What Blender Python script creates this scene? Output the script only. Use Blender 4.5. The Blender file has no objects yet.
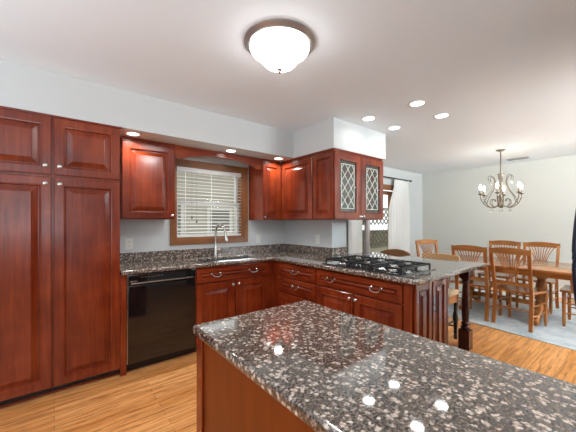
import bpy, bmesh, math, random
from mathutils import Matrix, Vector
random.seed(7)
C = bpy.context.scene.collection
PI = math.pi

# ---------------------------------------------------------------- camera, world, lights, exposure
F = 291.6
cam_d = bpy.data.cameras.new('camera'); cam = bpy.data.objects.new('camera', cam_d); C.objects.link(cam)
cam.location = (0, 0, 1.325)
yaw = math.atan((652 - 288) / F)                 # angle between the view axis and the window wall
cam.rotation_euler = (PI / 2, 0, yaw - PI / 2)
th = PI / 2 - yaw
cam.rotation_euler = (PI / 2, 0, -(PI / 2) + yaw)
cam_d.sensor_fit = 'HORIZONTAL'; cam_d.sensor_width = 36; cam_d.lens = 36 * F / 576
cam_d.shift_y = 6 / 576
cam_d.clip_start = 0.02
bpy.context.scene.camera = cam
sc = bpy.context.scene
sc.view_settings.view_transform = 'Standard'; sc.view_settings.look = 'None'
sc.view_settings.gamma = 1; sc.view_settings.use_curve_mapping = False
sc.view_settings.exposure = 0.36

w = bpy.data.worlds.new('world'); sc.world = w; w.use_nodes = True
w.node_tree.nodes['Background'].inputs[0].default_value = (0.93, 0.96, 1.0, 1)
w.node_tree.nodes['Background'].inputs[1].default_value = 1.5

def area(name, loc, rot, sx, sy, power, col=(1, 1, 1), shape='RECTANGLE', spread=PI):
    l = bpy.data.lights.new(name, 'AREA'); l.shape = shape; l.size = sx
    if shape == 'RECTANGLE': l.size_y = sy
    l.energy = power; l.color = col; l.spread = spread
    o = bpy.data.objects.new(name, l); C.objects.link(o); o.location = loc; o.rotation_euler = rot
    return o
WALL_X0, WALL_X1, WALL_Y0, WALL_Y1, CEIL = -2.2, 6.9, -2.6, 3.45, 2.465
# added fill lamps, unseen, behind and to the right of the camera
UP = math.radians(58)      # tilts the added fill upwards to brighten the ceiling
area('added_fill_near', (WALL_X0 - .02, 0.9, 1.45), (0, -PI / 2 - UP, 0), 1.5, 2.6, 44, (.79, .91, 1.0), spread=math.radians(125))
area('added_fill_right', (4.4, WALL_Y0 - .02, 1.98), (PI / 2 + UP, 0, 0), 3.0, .62, 320, (.83, .94, 1.0), spread=math.radians(150))
area('added_fill_right_kitchen', (-.6, WALL_Y0 - .02, 1.45), (PI / 2 + UP, 0, 0), 1.8, 1.5, 48, (.79, .91, 1.0), spread=math.radians(125))

# ---------------------------------------------------------------- materials
def new_mat(name):
    m = bpy.data.materials.new(name); m.use_nodes = True
    nt = m.node_tree; b = nt.nodes['Principled BSDF']
    return m, nt, b
def N(nt, t, **kw):
    n = nt.nodes.new(t)
    for k, v in kw.items(): setattr(n, k, v)
    return n
def simple(name, col, rough=.5, metal=0, coat=0, emis=None, spec=.5, noise=0.0, nscale=30, bump=0):
    m, nt, b = new_mat(name)
    b.inputs['Base Color'].default_value = (*col, 1); b.inputs['Roughness'].default_value = rough
    b.inputs['Metallic'].default_value = metal; b.inputs['Coat Weight'].default_value = coat
    b.inputs['Specular IOR Level'].default_value = spec
    if emis:
        b.inputs['Emission Color'].default_value = (*emis[0], 1); b.inputs['Emission Strength'].default_value = emis[1]
    if noise or bump:
        tc = N(nt, 'ShaderNodeTexCoord'); nz = N(nt, 'ShaderNodeTexNoise'); nz.inputs['Scale'].default_value = nscale
        nz.inputs['Detail'].default_value = 4
        nt.links.new(tc.outputs['Object'], nz.inputs['Vector'])
        if noise:
            rp = N(nt, 'ShaderNodeValToRGB')
            rp.color_ramp.elements[0].position = .3; rp.color_ramp.elements[1].position = .7
            rp.color_ramp.elements[0].color = (*[c * (1 - noise) for c in col], 1)
            rp.color_ramp.elements[1].color = (*[min(1, c * (1 + noise)) for c in col], 1)
            nt.links.new(nz.outputs['Fac'], rp.inputs['Fac']); nt.links.new(rp.outputs['Color'], b.inputs['Base Color'])
        if bump:
            bp = N(nt, 'ShaderNodeBump'); bp.inputs['Strength'].default_value = bump; bp.inputs['Distance'].default_value = .004
            nt.links.new(nz.outputs['Fac'], bp.inputs['Height']); nt.links.new(bp.outputs['Normal'], b.inputs['Normal'])
    return m
def wood(name, dark, mid, light, axis='z', rough=.24, coat=.40, scale=1.0, fig=.55, spec=.3):
    m, nt, b = new_mat(name)
    tc = N(nt, 'ShaderNodeTexCoord'); oi = N(nt, 'ShaderNodeObjectInfo')
    mul = N(nt, 'ShaderNodeVectorMath', operation='ADD')
    cmb = N(nt, 'ShaderNodeCombineXYZ')
    mm = N(nt, 'ShaderNodeMath', operation='MULTIPLY'); mm.inputs[1].default_value = 17.0
    nt.links.new(oi.outputs['Random'], mm.inputs[0])
    for k in range(3): nt.links.new(mm.outputs[0], cmb.inputs[k])
    nt.links.new(tc.outputs['Object'], mul.inputs[0]); nt.links.new(cmb.outputs[0], mul.inputs[1])
    mp = N(nt, 'ShaderNodeMapping')
    s = {'x': (2.2, 34, 34), 'y': (34, 2.2, 34), 'z': (34, 34, 2.2)}[axis]
    mp.inputs['Scale'].default_value = [q * scale for q in s]
    nt.links.new(mul.outputs[0], mp.inputs['Vector'])
    n1 = N(nt, 'ShaderNodeTexNoise'); n1.inputs['Scale'].default_value = 1.0; n1.inputs['Detail'].default_value = 6
    n1.inputs['Roughness'].default_value = .62; n1.inputs['Distortion'].default_value = .4
    nt.links.new(mp.outputs[0], n1.inputs['Vector'])
    n2 = N(nt, 'ShaderNodeTexNoise'); n2.inputs['Scale'].default_value = 3.2; n2.inputs['Detail'].default_value = 3
    nt.links.new(mul.outputs[0], n2.inputs['Vector'])
    mx = N(nt, 'ShaderNodeMix', data_type='FLOAT'); mx.inputs[0].default_value = fig
    nt.links.new(n1.outputs['Fac'], mx.inputs[2]); nt.links.new(n2.outputs['Fac'], mx.inputs[3])
    rp = N(nt, 'ShaderNodeValToRGB'); e = rp.color_ramp.elements
    e[0].position = .32; e[0].color = (*dark, 1); e[1].position = .68; e[1].color = (*light, 1)
    k = e.new(.5); k.color = (*mid, 1)
    nt.links.new(mx.outputs[0], rp.inputs['Fac']); nt.links.new(rp.outputs['Color'], b.inputs['Base Color'])
    b.inputs['Roughness'].default_value = rough; b.inputs['Coat Weight'].default_value = coat
    b.inputs['Specular IOR Level'].default_value = spec; b.inputs['Coat Roughness'].default_value = .13
    return m
CH_D, CH_M, CH_L = (.092, .010, .0025), (.185, .025, .006), (.29, .050, .013)
cherry = wood('cherry_vertical_grain', CH_D, CH_M, CH_L, 'z')
cherry_x = wood('cherry_grain_along_x', CH_D, CH_M, CH_L, 'x')
cherry_y = wood('cherry_grain_along_y', CH_D, CH_M, CH_L, 'y')
veneer = wood('island_cherry_veneer', (.13, .020, .001), (.17, .028, .0012), (.21, .037, .002), 'z', rough=.4, coat=.1)
dark_cherry = wood('dark_turned_cherry', (.035, .008, .008), (.06, .014, .012), (.10, .025, .02), 'z')
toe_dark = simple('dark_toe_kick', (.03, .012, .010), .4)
oak = wood('oak_chair_finish', (.24, .068, .013), (.40, .14, .034), (.54, .225, .066), 'z', rough=.32, coat=.25)
oak_x = wood('oak_table_finish', (.27, .085, .018), (.43, .165, .045), (.56, .25, .08), 'y', rough=.18, coat=.5)
casing_wood = wood('window_casing_oak', (.17, .06, .02), (.26, .10, .035), (.34, .14, .05), 'x', rough=.35)
espresso = simple('espresso_wood', (.018, .010, .009), .35, coat=.3, noise=.3)

def granite(name, scale=1.0):
    m, nt, b = new_mat(name)
    tc = N(nt, 'ShaderNodeTexCoord')
    nz = N(nt, 'ShaderNodeTexNoise'); nz.inputs['Scale'].default_value = 28; nz.inputs['Detail'].default_value = 3
    nt.links.new(tc.outputs['Object'], nz.inputs['Vector'])
    sub = N(nt, 'ShaderNodeVectorMath', operation='SUBTRACT'); sub.inputs[1].default_value = (.5, .5, .5)
    nt.links.new(nz.outputs['Color'], sub.inputs[0])
    scl = N(nt, 'ShaderNodeVectorMath', operation='SCALE'); scl.inputs['Scale'].default_value = .03
    nt.links.new(sub.outputs[0], scl.inputs[0])
    add = N(nt, 'ShaderNodeVectorMath', operation='ADD')
    nt.links.new(tc.outputs['Object'], add.inputs[0]); nt.links.new(scl.outputs[0], add.inputs[1])
    v1 = N(nt, 'ShaderNodeTexVoronoi'); v1.inputs['Scale'].default_value = 64 * scale
    nt.links.new(add.outputs[0], v1.inputs['Vector'])
    n2 = N(nt, 'ShaderNodeTexNoise'); n2.inputs['Scale'].default_value = 150; n2.inputs['Detail'].default_value = 5
    nt.links.new(tc.outputs['Object'], n2.inputs['Vector'])
    # crystal centre brightness, varied per cell
    r1 = N(nt, 'ShaderNodeValToRGB'); e = r1.color_ramp.elements
    e[0].position = .34; e[0].color = (1, 1, 1, 1); e[1].position = .56; e[1].color = (0, 0, 0, 1)
    nt.links.new(v1.outputs['Distance'], r1.inputs['Fac'])
    sp = N(nt, 'ShaderNodeSeparateColor'); nt.links.new(v1.outputs['Color'], sp.inputs[0])
    r2 = N(nt, 'ShaderNodeValToRGB'); e = r2.color_ramp.elements
    e[0].position = .28; e[0].color = (0, 0, 0, 1); e[1].position = .66; e[1].color = (1, 1, 1, 1)
    nt.links.new(sp.outputs[0], r2.inputs['Fac'])
    mu = N(nt, 'ShaderNodeMath', operation='MULTIPLY')
    nt.links.new(r1.outputs['Color'], mu.inputs[0]); nt.links.new(r2.outputs['Color'], mu.inputs[1])
    rb = N(nt, 'ShaderNodeValToRGB'); e = rb.color_ramp.elements
    e[0].position = .36; e[0].color = (.020, .015, .012, 1); e[1].position = .66; e[1].color = (.24, .19, .155, 1)
    k = e.new(.5); k.color = (.095, .072, .058, 1)
    nt.links.new(n2.outputs['Fac'], rb.inputs['Fac'])
    mix = N(nt, 'ShaderNodeMix', data_type='RGBA'); nt.links.new(mu.outputs[0], mix.inputs[0])
    nt.links.new(rb.outputs['Color'], mix.inputs[6])
    rl = N(nt, 'ShaderNodeValToRGB'); e = rl.color_ramp.elements
    e[0].position = .35; e[0].color = (.26, .185, .14, 1); e[1].position = .62; e[1].color = (.74, .63, .54, 1)
    nt.links.new(n2.outputs['Fac'], rl.inputs['Fac']); nt.links.new(rl.outputs['Color'], mix.inputs[7])
    nt.links.new(mix.outputs[2], b.inputs['Base Color'])
    b.inputs['Roughness'].default_value = .05; b.inputs['IOR'].default_value = 1.75
    b.inputs['Coat Weight'].default_value = .4; b.inputs['Coat Roughness'].default_value = .03
    return m
gran = granite('brown_speckled_granite')

def floor_mat():
    m, nt, b = new_mat('oak_strip_floor')
    tc = N(nt, 'ShaderNodeTexCoord')
    br = N(nt, 'ShaderNodeTexBrick'); br.offset = .37; br.squash = 1
    br.inputs['Scale'].default_value = 1; br.inputs['Mortar Size'].default_value = .0012
    br.inputs['Brick Width'].default_value = .95; br.inputs['Row Height'].default_value = .058
    br.inputs['Color1'].default_value = (.68, .265, .068, 1); br.inputs['Color2'].default_value = (.90, .43, .155, 1)
    br.inputs['Mortar'].default_value = (.25, .10, .03, 1); br.inputs['Bias'].default_value = 0
    nt.links.new(tc.outputs['Object'], br.inputs['Vector'])
    mp = N(nt, 'ShaderNodeMapping'); mp.inputs['Scale'].default_value = (3.0, 45, 45)
    nt.links.new(tc.outputs['Object'], mp.inputs['Vector'])
    nz = N(nt, 'ShaderNodeTexNoise'); nz.inputs['Scale'].default_value = 1; nz.inputs['Detail'].default_value = 6
    nz.inputs['Distortion'].default_value = 1.2; nz.inputs['Roughness'].default_value = .65
    nt.links.new(mp.outputs[0], nz.inputs['Vector'])
    rp = N(nt, 'ShaderNodeValToRGB'); e = rp.color_ramp.elements
    e[0].position = .36; e[0].color = (.42, .30, .20, 1); e[1].position = .56; e[1].color = (1, 1, 1, 1)
    nt.links.new(nz.outputs['Fac'], rp.inputs['Fac'])
    mx = N(nt, 'ShaderNodeMix', data_type='RGBA', blend_type='MULTIPLY'); mx.inputs[0].default_value = .8
    nt.links.new(br.outputs['Color'], mx.inputs[6]); nt.links.new(rp.outputs['Color'], mx.inputs[7])
    nt.links.new(mx.outputs[2], b.inputs['Base Color'])
    b.inputs['Roughness'].default_value = .28; b.inputs['Coat Weight'].default_value = .1; b.inputs['Coat Roughness'].default_value = .12; b.inputs['Specular IOR Level'].default_value = .35
    return m
m_floor = floor_mat()
m_wall = simple('pale_grey_wall_paint', (.60, .615, .61), .75, bump=.05, nscale=180)
m_wall2 = simple('pale_sage_dining_wall_paint', (.70, .70, .645), .75, bump=.05, nscale=180)
m_ceil = simple('white_ceiling_paint', (.85, .91, .955), .85, bump=.05, nscale=200)
m_white = simple('white_paint', (.82, .82, .80), .4)
m_plastic = simple('white_plastic', (.78, .77, .72), .35)
m_blind = simple('white_blind_slat', (.85, .84, .80), .4)
m_black = simple('gloss_black_appliance', (.006, .006, .007), .06, coat=.5)
m_blackmatte = simple('black_cast_iron', (.012, .012, .013), .42)
m_blackdoor = simple('satin_black_enamel', (.008, .008, .012), .25)
m_nickel = simple('brushed_nickel', (.62, .60, .56), .22, 1)
m_steel = simple('stainless_steel', (.55, .55, .55), .25, 1)
m_post = simple('bronzed_steel_post', (.36, .31, .29), .3, 1)
m_bronze = simple('aged_bronze', (.20, .165, .12), .35, .85)
m_black_rod = simple('black_iron_rod', (.015, .014, .014), .5)
m_tan = simple('tan_seat_fabric', (.55, .40, .24), .85, noise=.15, nscale=200)
m_lens = simple('lit_lamp_lens', (.9, .88, .84), .4, emis=((1, .96, .90), 6))
m_bowl = simple('lit_frosted_glass_bowl', (.9, .88, .82), .3, emis=((.97, .985, 1), 9.5))
m_bulb = simple('lit_candle_bulb', (.9, .9, .9), .3, emis=((1, .92, .8), 14))
m_cameleads = simple('bright_came', (.80, .79, .70), .35, .3)
m_curtain = simple('white_curtain_cloth', (.88, .87, .84), .9, noise=.02, nscale=60)
m_lattice = simple('weathered_lattice_wood', (.075, .06, .03), .8, noise=.25, nscale=20)
m_snow = simple('pale_patio_concrete', (.85, .85, .83), .9, noise=.04, nscale=3)
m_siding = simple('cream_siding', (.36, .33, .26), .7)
m_taupe = simple('taupe_shade', (.16, .15, .125), .7)
m_houseframe = simple('cream_window_frame', (.50, .48, .42), .6)
m_hole = simple('black_slot', (.01, .01, .01), .6)
m_slate = simple('roof_shingle_grey', (.20, .19, .18), .9, noise=.3, nscale=20)

def glass(name, tint=(1, 1, 1), gloss=.12, rough=.02):
    m = bpy.data.materials.new(name); m.use_nodes = True; nt = m.node_tree; nt.nodes.clear()
    out = N(nt, 'ShaderNodeOutputMaterial'); mix = N(nt, 'ShaderNodeMixShader')
    tr = N(nt, 'ShaderNodeBsdfTransparent'); tr.inputs[0].default_value = (*tint, 1)
    gl = N(nt, 'ShaderNodeBsdfGlossy'); gl.inputs['Roughness'].default_value = rough
    fr = N(nt, 'ShaderNodeLayerWeight'); fr.inputs[0].default_value = .5
    pw = N(nt, 'ShaderNodeMath', operation='POWER'); pw.inputs[1].default_value = 5
    ad = N(nt, 'ShaderNodeMath', operation='MULTIPLY_ADD'); ad.inputs[1].default_value = 1 - gloss; ad.inputs[2].default_value = gloss
    nt.links.new(fr.outputs['Facing'], pw.inputs[0]); nt.links.new(pw.outputs[0], ad.inputs[0]); nt.links.new(ad.outputs[0], mix.inputs[0])
    nt.links.new(tr.outputs[0], mix.inputs[1]); nt.links.new(gl.outputs[0], mix.inputs[2]); nt.links.new(mix.outputs[0], out.inputs[0])
    return m
m_glass = glass('clear_window_glass', (.97, .98, .97), .004)
m_leaded = glass('smoky_textured_glass', (.42, .43, .36), .14, .15)
m_crystal = glass('clear_crystal', (.95, .95, .95), .25)
m_red_glass = glass('rose_stained_glass', (.55, .22, .20), .12, .15)

def rug_mat():
    m, nt, b = new_mat('blue_grey_woven_rug')
    tc = N(nt, 'ShaderNodeTexCoord')
    n1 = N(nt, 'ShaderNodeTexNoise'); n1.inputs['Scale'].default_value = 5; n1.inputs['Detail'].default_value = 8; n1.inputs['Roughness'].default_value = .7
    nt.links.new(tc.outputs['Object'], n1.inputs['Vector'])
    mp = N(nt, 'ShaderNodeMapping'); mp.inputs['Scale'].default_value = (60, 260, 1)
    nt.links.new(tc.outputs['Object'], mp.inputs['Vector'])
    n2 = N(nt, 'ShaderNodeTexNoise'); n2.inputs['Scale'].default_value = 1; n2.inputs['Detail'].default_value = 3
    nt.links.new(mp.outputs[0], n2.inputs['Vector'])
    mx = N(nt, 'ShaderNodeMix', data_type='FLOAT'); mx.inputs[0].default_value = .35
    nt.links.new(n1.outputs['Fac'], mx.inputs[2]); nt.links.new(n2.outputs['Fac'], mx.inputs[3])
    rp = N(nt, 'ShaderNodeValToRGB'); e = rp.color_ramp.elements
    e[0].position = .38; e[0].color = (.36, .40, .43, 1); e[1].position = .62; e[1].color = (.66, .66, .63, 1)
    nt.links.new(mx.outputs[0], rp.inputs['Fac']); nt.links.new(rp.outputs['Color'], b.inputs['Base Color'])
    b.inputs['Roughness'].default_value = .95
    return m
m_rug = rug_mat()

def weave_mat(name='woven_rush', ca=(.46, .22, .075), cb=(.74, .46, .22)):
    m, nt, b = new_mat(name)
    tc = N(nt, 'ShaderNodeTexCoord'); mp = N(nt, 'ShaderNodeMapping'); mp.inputs['Scale'].default_value = (48, 48, 60)
    nt.links.new(tc.outputs['Object'], mp.inputs['Vector'])
    ck = N(nt, 'ShaderNodeTexChecker'); ck.inputs['Scale'].default_value = 1
    ck.inputs['Color1'].default_value = (*ca, 1); ck.inputs['Color2'].default_value = (*cb, 1)
    nt.links.new(mp.outputs[0], ck.inputs['Vector']); nt.links.new(ck.outputs['Color'], b.inputs['Base Color'])
    bp = N(nt, 'ShaderNodeBump'); bp.inputs['Strength'].default_value = .5; bp.inputs['Distance'].default_value = .01
    nt.links.new(ck.outputs['Fac'], bp.inputs['Height']); nt.links.new(bp.outputs['Normal'], b.inputs['Normal'])
    b.inputs['Roughness'].default_value = .45
    return m
m_weave = weave_mat()

# ---------------------------------------------------------------- mesh helpers
def world_loc(o):
    v = Vector((0, 0, 0))
    while o is not None: v += o.location; o = o.parent
    return v
class G:
    """collects shapes and links them as one mesh object"""
    def __init__(self, M=None):
        self.bm = bmesh.new(); self.M = M or Matrix.Identity(4); self.fl = self.bm.faces.layers.int.new('flat')
    def flats(self, old, bev):
        # the broad planes between rounded edges stay perfectly flat
        self.bm.normal_update()
        for f in self.bm.faces:
            if f not in old and max(abs(c) for c in f.normal) > .9995 and f.calc_area() > 1e-5: f[self.fl] = 1
    def V(self, p): return self.bm.verts.new(self.M @ Vector(p))
    def face(self, vs):
        try: return self.bm.faces.new(vs)
        except ValueError: return None
    def box(self, x0, x1, y0, y1, z0, z1, bev=0):
        old = set(self.bm.faces) if bev else None
        v = [self.V((x, y, z)) for x in (x0, x1) for y in (y0, y1) for z in (z0, z1)]
        fs = [self.face([v[i] for i in q]) for q in ((0, 1, 3, 2), (4, 6, 7, 5), (0, 4, 5, 1), (2, 3, 7, 6), (0, 2, 6, 4), (1, 5, 7, 3))]
        if bev:
            es = list({e for f in fs for e in f.edges})
            bmesh.ops.bevel(self.bm, geom=es, offset=bev, segments=2, profile=.6, affect='EDGES', clamp_overlap=True)
            self.flats(old, bev)
        return self
    def prism(self, pts, d0, d1, axis='y'):
        """polygon pts (a,b) extruded along axis"""
        def P(a, b, d): return {'y': (a, d, b), 'x': (d, a, b), 'z': (a, b, d)}[axis]
        A = [self.V(P(a, b, d0)) for a, b in pts]; B = [self.V(P(a, b, d1)) for a, b in pts]
        self.face(A); self.face(B[::-1]); n = len(pts)
        for i in range(n): self.face([A[i], A[(i + 1) % n], B[(i + 1) % n], B[i]])
        return self
    def lathe(self, prof, c=(0, 0, 0), seg=20, M=None):
        """prof = [(r,z)...] about +z at c (then M)"""
        M = M or Matrix.Identity(4); rings = []
        for r, z in prof:
            if r < 1e-6: rings.append([self.V(M @ Vector((c[0], c[1], c[2] + z)))])
            else: rings.append([self.V(M @ Vector((c[0] + r * math.cos(2 * PI * k / seg), c[1] + r * math.sin(2 * PI * k / seg), c[2] + z))) for k in range(seg)])
        for a, b in zip(rings, rings[1:]):
            for k in range(seg):
                k2 = (k + 1) % seg
                q = [a[k % len(a)], a[k2 % len(a)], b[k2 % len(b)], b[k % len(b)]]
                q2 = []
                for x in q:
                    if x not in q2: q2.append(x)
                if len(q2) > 2: self.face(q2)
        for r in (rings[0], rings[-1]):
            if len(r) > 2: self.face(r)
        return self
    def tube(self, pts, rad, seg=8, flat=1.0):
        pts = [Vector(p) for p in pts]; n = len(pts)
        rads = rad if isinstance(rad, (list, tuple)) else [rad] * n
        rings = []; up = None
        for i, p in enumerate(pts):
            t = (pts[min(i + 1, n - 1)] - pts[max(i - 1, 0)])
            if t.length < 1e-9: t = Vector((0, 0, 1))
            t.normalize()
            if up is None:
                up = Vector((0, 0, 1)) if abs(t.z) < .9 else Vector((1, 0, 0))
            a = t.cross(up)
            if a.length < 1e-6: a = t.cross(Vector((0, 1, 0)))
            a.normalize(); b = t.cross(a).normalized(); up = -b if False else b.cross(Vector((0, 0, 0))) if False else up
            rings.append([self.V(p + rads[i] * (a * math.cos(2 * PI * k / seg) + b * flat * math.sin(2 * PI * k / seg))) for k in range(seg)])
        for r1, r2 in zip(rings, rings[1:]):
            for k in range(seg): self.face([r1[k], r1[(k + 1) % seg], r2[(k + 1) % seg], r2[k]])
        self.face(rings[0]); self.face(rings[-1])
        return self
    def bar(self, p0, p1, sx, sy, sx1=None, sy1=None):
        """tapered rectangular bar between two points; sx across x (or y), sy the other"""
        p0, p1 = Vector(p0), Vector(p1); t = (p1 - p0).normalized()
        ref = Vector((1, 0, 0)) if abs(t.x) < .9 else Vector((0, 1, 0))
        b = t.cross(ref).normalized(); a = b.cross(t).normalized()
        sx1 = sx if sx1 is None else sx1; sy1 = sy if sy1 is None else sy1
        A = [self.V(p0 + a * sx / 2 * i + b * sy / 2 * j) for i, j in ((-1, -1), (1, -1), (1, 1), (-1, 1))]
        B = [self.V(p1 + a * sx1 / 2 * i + b * sy1 / 2 * j) for i, j in ((-1, -1), (1, -1), (1, 1), (-1, 1))]
        self.face(A); self.face(B)
        for k in range(4): self.face([A[k], A[(k + 1) % 4], B[(k + 1) % 4], B[k]])
        return self
    def slab(self, xs, ys, filled, z0, z1, bev=0, top_only=False):
        """grid cells of a flat slab, filled(i,j) tells which; outer edges bevelled"""
        vt, vb = {}, {}
        def t(i, j):
            if (i, j) not in vt: vt[i, j] = self.V((xs[i], ys[j], z1)); vb[i, j] = self.V((xs[i], ys[j], z0))
            return vt[i, j], vb[i, j]
        fl = {(i, j) for i in range(len(xs) - 1) for j in range(len(ys) - 1) if filled(i, j)}
        sides = []
        for i, j in fl:
            q = [(i, j), (i + 1, j), (i + 1, j + 1), (i, j + 1)]
            self.face([t(*k)[0] for k in q]); self.face([t(*k)[1] for k in q[::-1]])
            for (a, b, nb) in ((q[0], q[1], (i, j - 1)), (q[1], q[2], (i + 1, j)), (q[2], q[3], (i, j + 1)), (q[3], q[0], (i - 1, j))):
                if nb not in fl:
                    sides.append(self.face([t(*a)[0], t(*a)[1], t(*b)[1], t(*b)[0]]))
        if bev:
            self.bm.normal_update()
            es = [e for e in self.bm.edges if len(e.link_faces) == 2 and e.calc_face_angle(0) > 1.2]
            bmesh.ops.bevel(self.bm, geom=es, offset=bev, segments=4, profile=.5, affect='EDGES', clamp_overlap=True)
            self.flats(set(), bev)
        return self
    def build(self, name, mat, parent=None, smooth=True):
        bmesh.ops.recalc_face_normals(self.bm, faces=self.bm.faces[:])
        me = bpy.data.meshes.new(name); self.bm.to_mesh(me); self.bm.free()
        me.transform(Matrix.Translation(-world_loc(parent)))
        me.materials.append(mat)
        if smooth:
            try: me.set_sharp_from_angle(angle=math.radians(38))
            except Exception: pass
            me.polygons.foreach_set('use_smooth', [d.value == 0 for d in me.attributes['flat'].data])
        o = bpy.data.objects.new(name, me); C.objects.link(o); o.parent = parent
        return o
def tag(o, label=None, cat=None, group=None, kind=None):
    if label: o['label'] = label
    if cat: o['category'] = cat
    if group: o['group'] = group
    if kind: o['kind'] = kind
    return o
def thing(name, loc, label, cat, group=None, kind=None):
    o = bpy.data.objects.new(name, None); C.objects.link(o); o.location = loc; o.empty_display_size = .1
    return tag(o, label, cat, group, kind)
def copy_tree(o, parent=None):
    c = o.copy(); C.objects.link(c); c.parent = parent
    for ch in list(o.children): copy_tree(ch, c)
    return c
def frame(origin, face):
    """local u = right, v = up, w = out of the face"""
    u = {'-y': (1, 0, 0), '-x': (0, -1, 0), '+y': (-1, 0, 0), '+x': (0, 1, 0)}[face]
    wv = {'-y': (0, -1, 0), '-x': (-1, 0, 0), '+y': (0, 1, 0), '+x': (1, 0, 0)}[face]
    return Matrix(((u[0], 0, wv[0], origin[0]), (u[1], 0, wv[1], origin[1]), (u[2], 1, wv[2], origin[2]), (0, 0, 0, 1)))
def arc(c, r, a0, a1, n):
    return [(c[0] + r * math.cos(a0 + (a1 - a0) * k / n), c[1] + r * math.sin(a0 + (a1 - a0) * k / n)) for k in range(n + 1)]
def smoothpts(pts, n=6):
    P = [Vector(p) for p in pts]; out = []
    for i in range(len(P) - 1):
        p0 = P[max(i - 1, 0)]; p1 = P[i]; p2 = P[i + 1]; p3 = P[min(i + 2, len(P) - 1)]
        for k in range(n):
            t = k / n
            out.append(.5 * ((2 * p1) + (-p0 + p2) * t + (2 * p0 - 5 * p1 + 4 * p2 - p3) * t * t + (-p0 + 3 * p1 - 3 * p2 + p3) * t ** 3))
    return out + [P[-1]]

# raised-panel front: mitred frame, ogee, groove and bevelled field, one mesh
def door(name, M, W, H, mat, parent, fr=.058, T=.02, hollow=False):
    g = G(M)
    k = min(1, min(W, H) / .30); k = max(k, .45)
    fr = min(fr, min(W, H) * .23)
    prof = [(0, 0), (0, T - .004), (.004, T), (fr, T), (fr + .003, T + .004), (fr + .009, T + .003), (fr + .015, T - .015)]
    if hollow: prof += [(fr + .014, 0)]
    else: prof += [(fr + .020, T - .015), (fr + .020 + .034 * k, T - .003), (fr + .021 + .034 * k, T + .002), (fr + .025 + .034 * k, T + .003)]
    rings = [[g.V((a, b, d)) for a, b in ((i, i), (W - i, i), (W - i, H - i), (i, H - i))] for i, d in prof]
    for r1, r2 in zip(rings, rings[1:]):
        for q in range(4): g.face([r1[q], r1[(q + 1) % 4], r2[(q + 1) % 4], r2[q]])
    if hollow:
        for q in range(4): g.face([rings[-1][q], rings[-1][(q + 1) % 4], rings[0][(q + 1) % 4], rings[0][q]])
    else:
        g.face(rings[-1]); g.face(rings[0])
    return g.build(name, mat, parent, smooth=False)
def knob(M, u, v, parent, T=.02):
    g = G(M); R = Matrix.Translation((u, v, T))
    g.lathe([(.008, -.001), (.0085, .001), (.0055, .004), (.005, .010), (.010, .015), (.0145, .019), (.0145, .023), (.010, .027), (0, .0285)], seg=14, M=R)
    o = g.build('knob', m_nickel, parent); o['label'] = 'nickel knob'; return o
def pull(M, u, v, parent, T=.02, half=.048):
    g = G(M)
    for s in (-1, 1):
        g.lathe([(.011, -.001), (.011, .002), (.006, .006), (.006, .018), (.009, .022), (.007, .028), (0, .029)], seg=12, M=Matrix.Translation((u + s * half, v, T)))
    pts = [(u + half * math.cos(a) * (1.0), v - .030 * math.sin(a) ** .8 if math.sin(a) > 0 else v, T + .021 + .006 * math.sin(a)) for a in [PI * k / 14 for k in range(15)]]
    g.tube(pts, [.0038 + .0022 * math.sin(PI * k / 14) for k in range(15)], 8)
    o = g.build('pull', m_nickel, parent); o['label'] = 'nickel bail pull'; return o

# ---------------------------------------------------------------- the setting
g = G(); g.box(WALL_X0 - .15, WALL_X1 + .15, WALL_Y0 - .15, WALL_Y1 + .15, -.06, 0); tag(g.build('floor', m_floor, None, False), 'honey oak strip floor of kitchen and dining room', 'floor', kind='structure')
g = G(); g.box(WALL_X0 - .15, WALL_X1 + .15, WALL_Y0 - .15, WALL_Y1 + .15, CEIL, CEIL + .08); tag(g.build('ceiling', m_ceil, None, False), 'smooth white ceiling', 'ceiling', kind='structure')
def wall_grid(name, face, at, thick, us, vs, holes, mat, label):
    g = G()
    fl = lambda i, j: not any(us[i] >= h[0] - 1e-6 and us[i + 1] <= h[1] + 1e-6 and vs[j] >= h[2] - 1e-6 and vs[j + 1] <= h[3] + 1e-6 for h in holes)
    # slab in (u,v) plane then turned upright
    if face == 'y': M = Matrix(((1, 0, 0, 0), (0, 0, 1, at), (0, 1, 0, 0), (0, 0, 0, 1)))
    else: M = Matrix(((0, 0, 1, at), (1, 0, 0, 0), (0, 1, 0, 0), (0, 0, 0, 1)))
    g.M = M; g.slab(us, vs, fl, 0, thick)
    return tag(g.build(name, mat, None, False), label, 'wall', kind='structure')
WIN = (1.09, 1.99, 1.12, 2.0); DOOR = (4.45, 6.05, 0.0, 2.04)
wall_grid('wall_left', 'y', WALL_Y1, .15, [WALL_X0, WIN[0], WIN[1], DOOR[0], DOOR[1], WALL_X1], [0, WIN[2], WIN[3], DOOR[3], CEIL], [WIN, DOOR], m_wall, 'pale grey wall with the sink window and patio door')
wall_grid('wall_far', 'x', WALL_X1, .15, [WALL_Y0, WALL_Y1], [0, CEIL], [], m_wall2, 'pale sage wall behind the dining table')
wall_grid('wall_near', 'x', WALL_X0 - .15, .15, [WALL_Y0, -.4, 2.2, WALL_Y1], [0, .7, 2.2, CEIL], [(-.4, 2.2, .7, 2.2)], m_wall, 'pale grey wall behind the camera with a wide opening added for fill light')  # unseen opening, made up to let the added fill lamp in
wall_grid('wall_right', 'y', WALL_Y0 - .15, .15, [WALL_X0, -1.5, .3, 2.9, 5.9, WALL_X1], [0, .7, 1.65, 2.2, 2.3, CEIL], [(2.9, 5.9, 1.65, 2.3), (-1.5, .3, .7, 2.2)], m_wall, 'pale grey wall right of the camera with openings added for fill light')  # unseen openings, made up and sized for the two added fill lamps
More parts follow.
